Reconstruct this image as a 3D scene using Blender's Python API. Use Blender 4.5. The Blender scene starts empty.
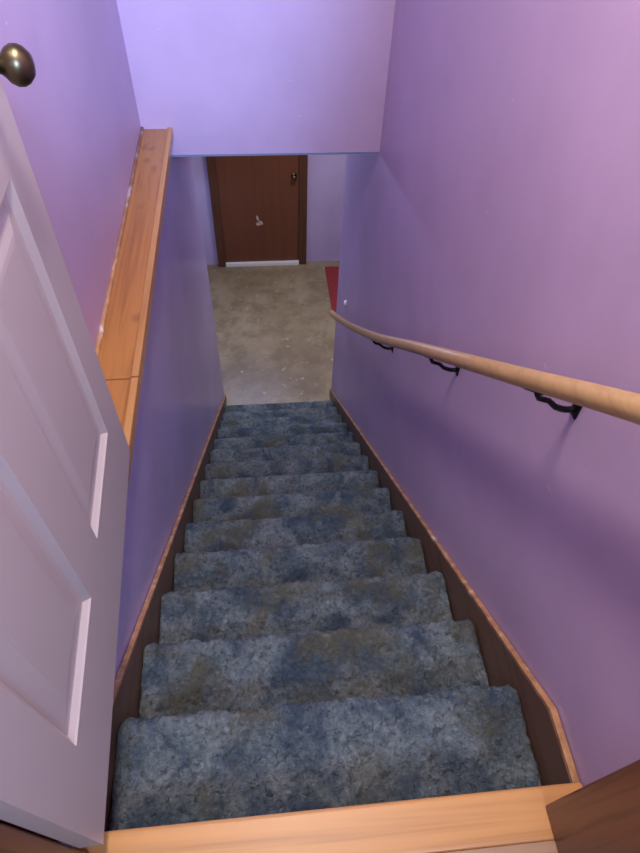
import bpy, bmesh, math
from mathutils import Vector, Matrix, noise
S=1.1
H=.1661; R=.2130; W=.8386; N=15
FL=-N*H; L=.067; XU=-.0966; YK=2.293; ZB=-.040; YB=3.195; YD=5.006; CE=2.25
WX=W+.012; LX=-.012
col=bpy.context.scene.collection

# ---------------- materials
def lin(c):
    return tuple(((v/255)/12.92 if v/255<=.04045 else ((v/255+.055)/1.055)**2.4) for v in c)+(1,)
def mat(name,base,rough=.5,metal=0.):
    m=bpy.data.materials.new(name);m.use_nodes=True
    b=m.node_tree.nodes['Principled BSDF']
    b.inputs['Base Color'].default_value=lin(base);b.inputs['Roughness'].default_value=rough;b.inputs['Metallic'].default_value=metal
    return m
def nd(m,t,**k):
    n=m.node_tree.nodes.new(t)
    for a,v in k.items(): setattr(n,a,v)
    return n
def lk(m,a,b): m.node_tree.links.new(a,b)
def pos(m,scale=(1,1,1)):
    g=nd(m,'ShaderNodeNewGeometry');mp=nd(m,'ShaderNodeMapping');mp.inputs['Scale'].default_value=scale
    mp.inputs['Location'].default_value=(3.37,7.71,5.13)
    lk(m,g.outputs['Position'],mp.inputs['Vector']);return mp.outputs['Vector']
def nz(m,vec,scale,detail=4,rough=.5,dist=0):
    n=nd(m,'ShaderNodeTexNoise');n.inputs['Scale'].default_value=scale;n.inputs['Detail'].default_value=detail
    n.inputs['Roughness'].default_value=rough;n.inputs['Distortion'].default_value=dist
    lk(m,vec,n.inputs['Vector']);return n.outputs['Fac']
def ramp(m,fac,stops):
    r=nd(m,'ShaderNodeValToRGB');e=r.color_ramp.elements
    while len(e)<len(stops): e.new(.5)
    for i,(p,c) in enumerate(stops): e[i].position=p;e[i].color=lin(c) if len(c)==3 else c
    lk(m,fac,r.inputs['Fac']);return r.outputs['Color']
def mix(m,fac,a,b,mode='MIX'):
    n=nd(m,'ShaderNodeMix',data_type='RGBA',blend_type=mode)
    if isinstance(fac,(int,float)): n.inputs[0].default_value=fac
    else: lk(m,fac,n.inputs[0])
    for s,v in ((6,a),(7,b)):
        if isinstance(v,tuple): n.inputs[s].default_value=v
        else: lk(m,v,n.inputs[s])
    return n.outputs[2]
def bsdf(m): return m.node_tree.nodes['Principled BSDF']
def bump(m,h,strength,dist=.01):
    b=nd(m,'ShaderNodeBump');b.inputs['Strength'].default_value=strength;b.inputs['Distance'].default_value=dist
    lk(m,h,b.inputs['Height']);lk(m,b.outputs['Normal'],bsdf(m).inputs['Normal'])
BW=(0,0,0,1);WH=(1,1,1,1)
def paint(name,c,rough=.42,blot=.06,sc=.75):
    m=mat(name,c,rough);v=pos(m)
    f=nz(m,v,2.2,5,.6)
    d=tuple(int(x*(1-blot)) for x in c)
    cc=ramp(m,f,[(.3,d),(.7,c)])
    s=ramp(m,nz(m,pos(m,(1,1,1.6)),26,3,.5,.6),[(.0,BW),(sc,BW),(sc+.04,WH)])
    cc=mix(m,s,cc,lin(tuple(min(255,x+18) for x in c)))
    lk(m,cc,bsdf(m).inputs['Base Color'])
    bump(m,nz(m,v,140,3,.6),.12,.002)
    return m
def wood(name,c1,c2,axis=1,rough=.4,knots=True,sc=1,fine=22):
    m=mat(name,c1,rough)
    s=[fine*sc]*3;s[axis]=1.3*sc
    f=nz(m,pos(m,tuple(s)),1,5,.55,1.0)
    cc=ramp(m,f,[(.3,c2),(.5,c1),(.7,tuple(min(255,int(x*1.05)) for x in c1))])
    if knots:
        s2=[14,14,14];s2[axis]=8
        k=ramp(m,nz(m,pos(m,tuple(s2)),1.2,1,.5,.2),[(0,BW),(.62,BW),(.75,(.5,.5,.5,1))])
        cc=mix(m,k,cc,lin(tuple(int(x*.76) for x in c2)))
    lk(m,cc,bsdf(m).inputs['Base Color']);bump(m,f,.1,.003)
    return m
M_wall=paint('purple_wall_paint',(192,166,200),.42,.07,.73)
M_far=paint('basement_wall_paint',(194,178,222))
M_wallL=paint('purple_lower_wall_paint',(186,170,218),.30,.1,.68)
M_ceil=mat('ceiling_white',(225,222,225),.8)
M_ledge=wood('pine_ledge',(170,116,62),(144,92,48),1,.28,True,1,30)
M_strip=wood('pine_edge',(186,136,82),(164,114,64),1,.3,False)
M_nose=wood('pine_nosing',(188,134,78),(164,112,64),0,.4,False,1,30)
M_rail=wood('oak_rail',(176,142,96),(164,130,86),1,.35,False,1,60)
M_skirt=wood('dark_stained_skirt',(104,76,58),(76,54,42),1,.45,False)
M_cap=mat('skirt_moulding',(165,125,90),.45)
c=ramp(M_cap,nz(M_cap,pos(M_cap,(1,1,1)),26,4,.6),[(.35,(138,98,66)),(.55,(178,130,88)),(.64,(192,152,116)),(.72,(214,206,200))])
lk(M_cap,c,bsdf(M_cap).inputs['Base Color'])
M_trimw=mat('pine_quarter_round',(190,140,96),.5)
c=ramp(M_trimw,nz(M_trimw,pos(M_trimw,(1,.5,1)),24,4,.6),[(.35,(168,120,80)),(.56,(190,146,104)),(.66,(216,206,204))])
lk(M_trimw,c,bsdf(M_trimw).inputs['Base Color'])
M_jamb=wood('dark_jamb',(104,60,40),(54,32,23),2,.35,False,1,40)
M_fdoor=wood('brown_flush_door',(110,64,43),(104,59,40),2,.4,False,.6)
M_fframe=wood('brown_frame',(90,54,37),(78,46,33),2,.4,False)
M_white=mat('white_door_paint',(184,172,172),.36)
bump(M_white,nz(M_white,pos(M_white,(30,30,2)),4,4),.08,.002)
M_sill=mat('white_sill',(235,235,235),.5)
M_brass=mat('antique_brass',(100,90,70),.36,1.)
M_black=mat('black_iron',(22,21,24),.4,.6)
M_bead=mat('corner_bead',(128,140,170),.4,.2)
# carpet
M_carp=mat('blue_carpet',(80,100,120),.95)
v=pos(M_carp)
f1=nz(M_carp,v,8,6,.62,.5)
c=ramp(M_carp,f1,[(.34,(86,106,122)),(.48,(116,134,146)),(.64,(152,166,172))])
f2=nz(M_carp,v,62,5,.7,.6)
c2=ramp(M_carp,f2,[(.36,(104,108,114)),(.45,(212,212,212)),(.6,(255,255,255))])
c=mix(M_carp,.8,c,c2,'MULTIPLY')
dk=ramp(M_carp,nz(M_carp,v,8,4,.65,.6),[(0,(.6,.6,.6,1)),(.38,(.45,.45,.45,1)),(.5,BW)])
c=mix(M_carp,dk,c,lin((58,78,104)))
st=ramp(M_carp,nz(M_carp,pos(M_carp,(1.3,1,1)),4.5,5,.65,.3),[(0,BW),(.49,BW),(.63,(.65,.65,.65,1))])
c=mix(M_carp,st,c,lin((108,104,76)))
lk(M_carp,c,bsdf(M_carp).inputs['Base Color'])
bump(M_carp,nz(M_carp,v,75,5,.7,.6),.95,.032)
# basement floor
M_bf=mat('worn_floor',(160,150,125),.38);v=pos(M_bf)
c=ramp(M_bf,nz(M_bf,v,1.5,5,.65,.2),[(.32,(124,108,80)),(.5,(148,132,102)),(.66,(166,152,122))])
w=ramp(M_bf,nz(M_bf,v,5,5,.7),[(0,(.6,.6,.6,1)),(.40,(.45,.45,.45,1)),(.52,BW)])
c=mix(M_bf,w,c,lin((108,94,68)))
w=ramp(M_bf,nz(M_bf,v,13,4,.6),[(0,BW),(.64,BW),(.70,(.7,.7,.7,1))])
c=mix(M_bf,w,c,lin((196,186,168)));lk(M_bf,c,bsdf(M_bf).inputs['Base Color'])
M_lf=wood('landing_plank',(150,116,88),(86,64,48),0,.4,False,1,60)
M_rug=mat('red_rug',(150,42,46),.95)
c=ramp(M_rug,nz(M_rug,pos(M_rug),60,3,.7),[(.3,(110,30,34)),(.7,(165,60,58))]);lk(M_rug,c,bsdf(M_rug).inputs['Base Color'])
M_scuff=mat('bare_scrape',(186,160,148),.7)
c=ramp(M_scuff,nz(M_scuff,pos(M_scuff),45,3,.6),[(.40,(140,96,76)),(.50,(205,185,175))]);lk(M_scuff,c,bsdf(M_scuff).inputs['Base Color'])

# ---------------- builders (u units, scaled by S)
def meshobj(name,verts,faces,m,parent=None,smooth=False,origin=None):
    vs=[Vector(p)*S for p in verts]
    if origin is None:
        lo=Vector([min(p[i] for p in vs) for i in range(3)]);hi=Vector([max(p[i] for p in vs) for i in range(3)])
        o=(lo+hi)/2;o.z=lo.z
    else: o=Vector(origin)*S
    me=bpy.data.meshes.new(name)
    me.from_pydata([tuple(p-o) for p in vs],[],faces)
    bm=bmesh.new();bm.from_mesh(me);bmesh.ops.recalc_face_normals(bm,faces=bm.faces)
    if smooth:
        for f in bm.faces: f.smooth=True
    bm.to_mesh(me);bm.free()
    me.materials.append(m)
    ob=bpy.data.objects.new(name,me);ob.location=o;col.objects.link(ob)
    if parent: setparent(ob,parent)
    return ob
def setparent(ob,parent):
    ob.parent=parent
    ob.matrix_parent_inverse=world(parent).inverted()
def world(o):
    m=Matrix.LocRotScale(o.location,o.rotation_euler,o.scale)
    if o.parent: m=world(o.parent)@o.matrix_parent_inverse@m
    return m
def box(name,x0,x1,y0,y1,z0,z1,m,parent=None,bev=0):
    vs=[(x,y,z) for x in(x0,x1) for y in(y0,y1) for z in(z0,z1)]
    fs=[(0,1,3,2),(4,6,7,5),(0,4,5,1),(2,3,7,6),(0,2,6,4),(1,5,7,3)]
    ob=meshobj(name,vs,fs,m,parent)
    if bev:
        bm=bmesh.new();bm.from_mesh(ob.data)
        bmesh.ops.bevel(bm,geom=list(bm.edges),offset=bev*S,segments=3,affect='EDGES',profile=.5)
        bm.to_mesh(ob.data);bm.free()
    return ob
def empty(name,loc):
    e=bpy.data.objects.new(name,None);e.location=Vector(loc)*S;e.empty_display_size=.1;col.objects.link(e);return e
def struct(o): o['kind']='structure';return o
def thing(o,label,cat): o['label']=label;o['category']=cat;return o
def prism(name,poly,x0,x1,m,parent=None):
    n=len(poly);vs=[(x0,y,z) for y,z in poly]+[(x1,y,z) for y,z in poly]
    fs=[tuple(range(n)),tuple(range(2*n-1,n-1,-1))]+[(i,(i+1)%n,n+(i+1)%n,n+i) for i in range(n)]
    return meshobj(name,vs,fs,m,parent)
def tube(name,pts,rad,m,parent=None,seg=20,sub=6,squash=1.):
    P=[Vector(p) for p in pts];out=[];rr=[]
    if not isinstance(rad,(list,tuple)): rad=[rad]*len(P)
    for i in range(len(P)-1):
        a=P[max(i-1,0)];b=P[i];c=P[i+1];d=P[min(i+2,len(P)-1)]
        for k in range(sub):
            t=k/sub
            out.append(.5*((2*b)+(c-a)*t+(2*a-5*b+4*c-d)*t*t+(3*b-a-3*c+d)*t**3));rr.append(rad[i]*(1-t)+rad[i+1]*t)
    out.append(P[-1]);rr.append(rad[-1])
    vs=[];fs=[]
    for i,p in enumerate(out):
        t=(out[min(i+1,len(out)-1)]-out[max(i-1,0)]).normalized()
        s=t.cross(Vector((0,0,1)))
        if s.length<.05: s=t.cross(Vector((0,1,0)))
        s.normalize();u=s.cross(t)
        for k in range(seg):
            a=2*math.pi*k/seg;vs.append(tuple(p+s*math.cos(a)*rr[i]*squash+u*math.sin(a)*rr[i]))
    for i in range(len(out)-1):
        for k in range(seg):
            fs.append((i*seg+k,i*seg+(k+1)%seg,(i+1)*seg+(k+1)%seg,(i+1)*seg+k))
    fs.append(tuple(range(seg)));fs.append(tuple(range((len(out)-1)*seg,len(out)*seg)))
    ob=meshobj(name,vs,fs,m,parent,smooth=True)
    for f in ob.data.polygons:
        if len(f.vertices)>4: f.use_smooth=False
    return ob
def lathe(name,prof,origin,axis,m,parent=None,seg=28):
    A=Vector(axis).normalized();s=A.cross(Vector((0,0,1)));s.normalize();u=s.cross(A);o=Vector(origin)
    vs=[];fs=[]
    for d,r in prof:
        for k in range(seg):
            a=2*math.pi*k/seg;vs.append(tuple(o+A*d+(s*math.cos(a)+u*math.sin(a))*r))
    for i in range(len(prof)-1):
        for k in range(seg): fs.append((i*seg+k,i*seg+(k+1)%seg,(i+1)*seg+(k+1)%seg,(i+1)*seg+k))
    fs.append(tuple(range(seg)));fs.append(tuple(range((len(prof)-1)*seg,len(prof)*seg)))
    return meshobj(name,vs,fs,m,parent,smooth=True)

# ---------------- shell
struct(box('floor',-2.2,2.7,-.1,YD+.15,FL-.1,FL,M_bf))
struct(box('floor_landing',XU-.1,WX+.1,-1.4,-.077,-.2,0,M_lf))
struct(box('wall_left_lower',XU-.1,LX,-.02,YB,FL,ZB-.02,M_wallL))
struct(box('wall_left_ledge_support',XU-.1,LX,-.02,YK,ZB-.02,L-.03,M_wallL))
struct(box('wall_left_upper',XU-.1,XU,-.02,YK,L-.03,CE,M_wall))
struct(box('wall_right',WX,WX+.1,-.02,YB,FL,CE,M_wall))
struct(box('wall_bulkhead',XU-.1,WX,YK,YK+.1,ZB,CE,M_wall))
struct(box('wall_far',-2.2,2.7,YD,YD+.1,FL,ZB,M_far))
struct(box('wall_basement_left',-2.3,-2.2,-.1,YD+.1,FL,ZB,M_far))
struct(box('wall_basement_right',2.7,2.8,-.1,YD+.1,FL,ZB,M_far))
struct(box('ceiling_basement',-2.3,2.8,YK+.1,YD+.1,ZB,ZB+.1,M_ceil))
struct(box('ceiling',XU-.1,WX+.1,-1.4,YK+.1,CE,CE+.08,M_ceil))
struct(box('wall_hall_left',XU-.2,XU-.1,-1.4,-.16,0,CE,M_wall))
struct(box('wall_hall_right',WX+.1,WX+.2,-1.4,-.16,0,CE,M_wall))
struct(box('wall_door_header',XU-.1,WX+.1,-.16,-.02,1.95,CE,M_wall))
struct(box('trim_1',LX,WX,YK-.004,YK,ZB-.004,ZB+.003,M_bead))
o=struct(box('trim_2',.0,W,-.077,0,-.03,0,M_nose,bev=.006));o['label']='light pine nosing board at the top of the stairs'
struct(box('wall_landing_riser',LX+.002,WX-.002,-.077,-.026,-H-.02,-.03,M_skirt))
for i,(a,b) in enumerate(((.762,WX),(XU-.02,.028))):
    o=struct(box('trim_%d'%(3+i),a,b,-.16,-.028,0,1.95,M_jamb,bev=.004));o['label']='dark stained wooden door jamb'
struct(tube('trim_5',[(XU+.004,.0,L+.002),(XU+.004,YK,L+.002)],.007,M_trimw,sub=1,seg=12))

# ---------------- ledge (two boards)
XE=.0213
for i,(a,b) in enumerate(((-.015,.940),(.943,YK))):
    o=box('ledge_board',XU,XE,a,b,L-.03,L,M_ledge,bev=.004)
    thing(o,('short' if i==0 else 'long')+' varnished knotty pine board capping the half wall','wooden ledge');o['group']='pine ledge boards'
    box('edge_strip',XE-.018,XE+.001,a+.0005,b-.0005,L-.033,L+.006,M_strip,o,bev=.003)

# ---------------- staircase
stair=empty('staircase',(W/2,1.6,FL));thing(stair,'steep straight staircase with worn blue carpet and dark skirt boards','stairs')
def step(k):
    far=k>5
    zt=-k*H;zb=-(k+1)*H;yn=k*R;yb=(k-1)*R-.036+.001;rad=.022 if far else .027;ov=.036
    A=.45 if far else 1.
    dip=.022 if far else .010
    path=[];ds=.0042 if k<5 else(.006 if k<8 else .008)
    def seg(a,b):
        n=max(1,int(math.dist(a,b)/ds))
        for i in range(n): path.append((a[0]+(b[0]-a[0])*i/n,a[1]+(b[1]-a[1])*i/n))
    seg((yb,zt),(yn-rad,zt))
    for i in range(15):
        a=math.pi/2-math.pi*i/14;path.append((yn-rad+rad*math.cos(a),zt-rad+rad*math.sin(a)))
    seg((yn-rad-.001,zt-2*rad),(yn-ov,zt-2*rad-.004))
    seg((yn-ov,zt-2*rad-.004),(yn-ov,zb))
    path.append((yn-ov,zb));nc=len(path)
    path+= [(yb,zb)]
    n=len(path);nx=int(W/ds);vs=[];fs=[]
    X0,X1=.003,W-.003
    for j in range(nx+1):
        x=X0+(X1-X0)*j/nx
        e=min(1,min(x-X0,X1-x)/.025);edge=math.sqrt(max(0,1-(1-e)**2))
        for i,(y,z) in enumerate(path):
            if 0<i<nc-1:
                a=path[i-1];b=path[i+1];ty,tz=b[0]-a[0],b[1]-a[1];l=math.hypot(ty,tz) or 1
                ny,nz_=-tz/l,ty/l
                if i<4: ny,nz_=0,1
                p=Vector((x,y,z))
                d=A*(.004*noise.noise(p*9)+.005*noise.noise(p*30)+.008*noise.noise(p*62)+.006*noise.noise(p*150))-.012*(1-edge)
                if z>zt-1e-6:
                    t=(y-yb)/(yn-yb);d+=-dip*math.sin(math.pi*min(1,t/.85)) if t<.85 else 0
                if i<4: d=min(d,0)
                vs.append((x,y+ny*d,z+nz_*d))
            else: vs.append((x,y,z))
    for j in range(nx):
        for i in range(n):
            i2=(i+1)%n;fs.append((j*n+i,j*n+i2,(j+1)*n+i2,(j+1)*n+i))
    fs.append(tuple(range(n)));fs.append(tuple(nx*n+i for i in range(n)))
    return meshobj('step',vs,fs,M_carp,stair,smooth=True)
for k in range(1,N): step(k)
sl=H/R
def skirt(xa,xb,capdir):
    q=.045 if capdir>0 else .053
    top=[(0,-.041),(.125,-.041),(YB,-sl*YB+q)]
    bot=[(YB,FL),((-FL-.2)/sl,FL),(0,-.2)]
    s=prism('skirt_board',top+bot,xa,xb,M_skirt,stair)
    w=.006
    capm=[(y,z+w) for y,z in top]+[(y,z-.005) for y,z in reversed(top)]
    x0,x1=(xa,xb+.0015) if capdir>0 else (xa-.0015,xb)
    prism('moulding',capm,x0,x1,M_cap,s)
skirt(LX+.002,.001,1);skirt(W-.001,WX-.002,-1)

# ---------------- white six panel door (hinged at left jamb)
DX=.0645;DY=-.0262;TH=.034;DW=.733;DH=1.80;Z0=.077
door=empty('door',(DX,DY,Z0));thing(door,'white six-panel interior door standing open over the stairs','door')
ys=[0,.094,.306,.410,.640,DW];zs=[0,.178,.689,.875,1.36,1.45,1.68,DH]
cells=[(1,1),(3,1),(1,3),(3,3),(1,5),(3,5)]
vs=[];fs=[];idx={}
def V(x,y,z):
    k=(round(x,5),round(y,5),round(z,5))
    if k not in idx: idx[k]=len(vs);vs.append((DX+x,DY+y,Z0+z))
    return idx[k]
for x in(0,-TH):
    for i in range(len(ys)-1):
        for j in range(len(zs)-1):
            if (i,j) in cells: continue
            fs.append((V(x,ys[i],zs[j]),V(x,ys[i+1],zs[j]),V(x,ys[i+1],zs[j+1]),V(x,ys[i],zs[j+1])))
for i in range(len(ys)-1):
    for z in(0,DH): fs.append((V(0,ys[i],z),V(0,ys[i+1],z),V(-TH,ys[i+1],z),V(-TH,ys[i],z)))
for j in range(len(zs)-1):
    for y in(0,DW): fs.append((V(0,y,zs[j]),V(0,y,zs[j+1]),V(-TH,y,zs[j+1]),V(-TH,y,zs[j])))
for (i,j) in cells:
    q=[(ys[i],zs[j]),(ys[i+1],zs[j]),(ys[i+1],zs[j+1]),(ys[i],zs[j+1])]
    for k in range(4):
        a=q[k];b=q[(k+1)%4];fs.append((V(0,*a),V(0,*b),V(-TH,*b),V(-TH,*a)))
meshobj('door_leaf',vs,fs,M_white,door)
for (i,j) in cells:
    a0,a1,b0,b1=ys[i],ys[i+1],zs[j],zs[j+1];pv=[];pf=[]
    rings=[(0,0),(.003,-.003),(.011,-.0095),(.020,-.010),(.048,-.005),(.056,-.0045)]
    for side in(0,1):
        base=len(pv)
        for ins,d in rings:
            x=d if side==0 else -TH-d
            for (y,z) in((a0+ins,b0+ins),(a1-ins,b0+ins),(a1-ins,b1-ins),(a0+ins,b1-ins)): pv.append((DX+x,DY+y,Z0+z))
        for r_ in range(len(rings)-1):
            for k in range(4): pf.append((base+r_*4+k,base+r_*4+(k+1)%4,base+r_*4+4+(k+1)%4,base+r_*4+4+k))
        e=base+4*(len(rings)-1);pf.append((e,e+1,e+2,e+3))
    nb=4*len(rings)
    for k in range(4): pf.append((k,(k+1)%4,nb+(k+1)%4,nb+k))
    meshobj('panel',pv,pf,M_white,door)
KY=DY+DW-.077;KZ=.888
KP=[(0,.025),(.004,.025),(.007,.021),(.009,.0095),(.028,.0085),(.033,.013),(.038,.0185),(.044,.0215),(.051,.0215),(.057,.0185),(.063,.012),(.065,.003)]
kn=lathe('knob',KP,(DX,KY,KZ),(1,0,0),M_brass,door);kn['label']='antique brass round knob'
kn=lathe('knob',KP,(DX-TH,KY,KZ),(-1,0,0),M_brass,door);kn['label']='antique brass round knob'
for z in(.95,1.65):
    tube('hinge',[(DX-.012,DY-.004,z-.04),(DX-.012,DY-.004,z+.04)],.006,M_black,door,seg=12,sub=1)
door.rotation_euler=(0,0,.0505)

# ---------------- handrail
rx=W-.07
rail=empty('handrail',(rx,1.5,-.3));thing(rail,'round light oak handrail on black wall brackets','handrail')
RP=[(.05,.826),(.283,.645),(.541,.434),(1.068,.006),(1.6,-.430),(2.2,-.890),(2.72,-1.266),(2.83,-1.335)]
RR=.0172
tube('rail',[(rx,a,b) for a,b in RP],RR,M_rail,rail,seg=28,sub=8)
def railz(y):
    for (a,b),(c_,d) in zip(RP,RP[1:]):
        if a<=y<=c_: return b+(d-b)*(y-a)/(c_-a)
for y in(.475,.965,1.62):
    z=railz(y);zz=z-RR+.001
    br=box('bracket',WX-.004,WX,y-.011,y+.011,zz-.068,zz-.022,M_black,rail,bev=.0015)
    tube('bracket_arm',[(WX-.003,y,zz-.052),(WX-.018,y,zz-.053),(WX-.04,y,zz-.044),(WX-.056,y,zz-.028),(rx+.006,y,zz-.020),(rx,y,zz-.003)],[.006,.006,.0055,.005,.005,.007],M_black,br,seg=6,sub=2)
    prism('saddle',[(y-.026,zz+.026*.8),(y+.026,zz-.026*.8),(y+.026,zz-.005-.026*.8),(y-.026,zz-.005+.026*.8)],rx-.009,rx+.009,M_black,br)

o=lathe('white_wall_spot',[(0,.018),(.006,.018),(.012,.014),(.015,.006)],(WX,2.81,-1.246),(-1,0,0),M_sill);thing(o,'small round white spot on the purple wall','wall bumper')  # disc for a small white spot on the wall, its kind unknown

# ---------------- far brown door
fd=empty('basement_door',(.35,YD,FL));thing(fd,'brown flush wooden door with white scrape and dark frame','door')
box('door_leaf',-.012,.712,YD-.02,YD-.001,FL+.035,FL+1.85,M_fdoor,fd,bev=.002)
box('frame_post',-.085,-.012,YD-.045,YD-.001,FL,FL+1.92,M_fframe,fd,bev=.003)
box('frame_post',.712,.785,YD-.045,YD-.001,FL,FL+1.92,M_fframe,fd,bev=.003)
box('frame_head',-.012,.712,YD-.045,YD-.001,FL+1.85,FL+1.92,M_fframe,fd,bev=.003)
box('sill',-.012,.712,YD-.05,YD-.001,FL,FL+.035,M_sill,fd,bev=.003)
lathe('knob',[(0,.026),(.004,.026),(.007,.01),(.03,.01),(.036,.02),(.046,.026),(.056,.022),(.06,.006)],(.665,YD-.02,-1.57),(0,-1,0),M_brass,fd)
sp=[(-.01,.075),(.004,.04),(.010,.012),(.036,-.008),(.05,-.035),(.02,-.046),(-.015,-.045),(-.022,-.02),(-.006,.0),(-.014,.035)]
n=len(sp);meshobj('scrape',[(.327+a,YD-.0208,-2.01+b_) for a,b_ in sp]+[(.327+a,YD-.0195,-2.01+b_) for a,b_ in sp],
  [tuple(range(n)),tuple(range(2*n-1,n-1,-1))]+[(i,(i+1)%n,n+(i+1)%n,n+i) for i in range(n)],M_scuff,fd)
o=box('rug',.967,1.9,4.22,4.9,FL,FL+.012,M_rug,bev=.004);thing(o,'small red rug on the basement floor','rug')

# ---------------- lights
def area(name,loc,rot,size,power,color,sy=None):
    l=bpy.data.lights.new(name,'AREA');l.energy=power;l.color=color;l.size=size*S
    if sy: l.shape='RECTANGLE';l.size_y=sy*S
    o=bpy.data.objects.new(name,l);o.location=Vector(loc)*S;o.rotation_euler=rot;col.objects.link(o);return o
def aim(o,t): o.rotation_euler=(Vector(t)*S-o.location).to_track_quat('-Z','Y').to_euler()
a=area('stair_light',(.37,.55,2.16),(0,0,0),.14,43,(1,.88,.79),.5)
a=area('hall_daylight',(.7,-.9,1.7),(0,0,0),.5,28,(.52,.69,1.0),.4);aim(a,(-.1,2.3,.5))
l=bpy.data.lights.new('bulkhead_fill_spot','SPOT');l.energy=560;l.color=(.36,.57,1);l.spot_size=math.radians(33);l.spot_blend=1;l.shadow_soft_size=.12  # narrow blue spot added to brighten the bulkhead, no window modelled behind it
a=bpy.data.objects.new('bulkhead_fill_spot',l);a.location=Vector((.74,-.75,1.72))*S;col.objects.link(a);aim(a,(.04,2.29,.55))
a=area('basement_light',(.9,3.9,ZB-.03),(0,0,0),.5,21,(1,.94,.86))
a=area('basement_window_light',(.1,4.75,-.54),(0,0,0),.7,28,(.50,.59,1),.14);aim(a,(.55,0,-.6))
w=bpy.data.worlds.new('world');bpy.context.scene.world=w;w.use_nodes=True
w.node_tree.nodes['Background'].inputs[0].default_value=(.87,.88,1,1);w.node_tree.nodes['Background'].inputs[1].default_value=.6

# ---------------- camera
yaw,pi_,ro=.1284,.88,.0469
f=Vector((math.sin(yaw)*math.cos(pi_),math.cos(yaw)*math.cos(pi_),-math.sin(pi_)))
r0=Vector((math.cos(yaw),-math.sin(yaw),0));u0=r0.cross(f)
r=math.cos(ro)*r0+math.sin(ro)*u0;u=r.cross(f)
cam=bpy.data.cameras.new('camera');cam.sensor_fit='HORIZONTAL';cam.sensor_width=36;cam.lens=606.48*36/640;cam.clip_start=.01
co=bpy.data.objects.new('camera',cam);col.objects.link(co)
m=Matrix((( r.x,u.x,-f.x),(r.y,u.y,-f.y),(r.z,u.z,-f.z))).to_4x4();m.translation=Vector((.3413,-.1465,1.1664))*S
co.matrix_world=m;bpy.context.scene.camera=co
bpy.context.scene.view_settings.view_transform='Standard'
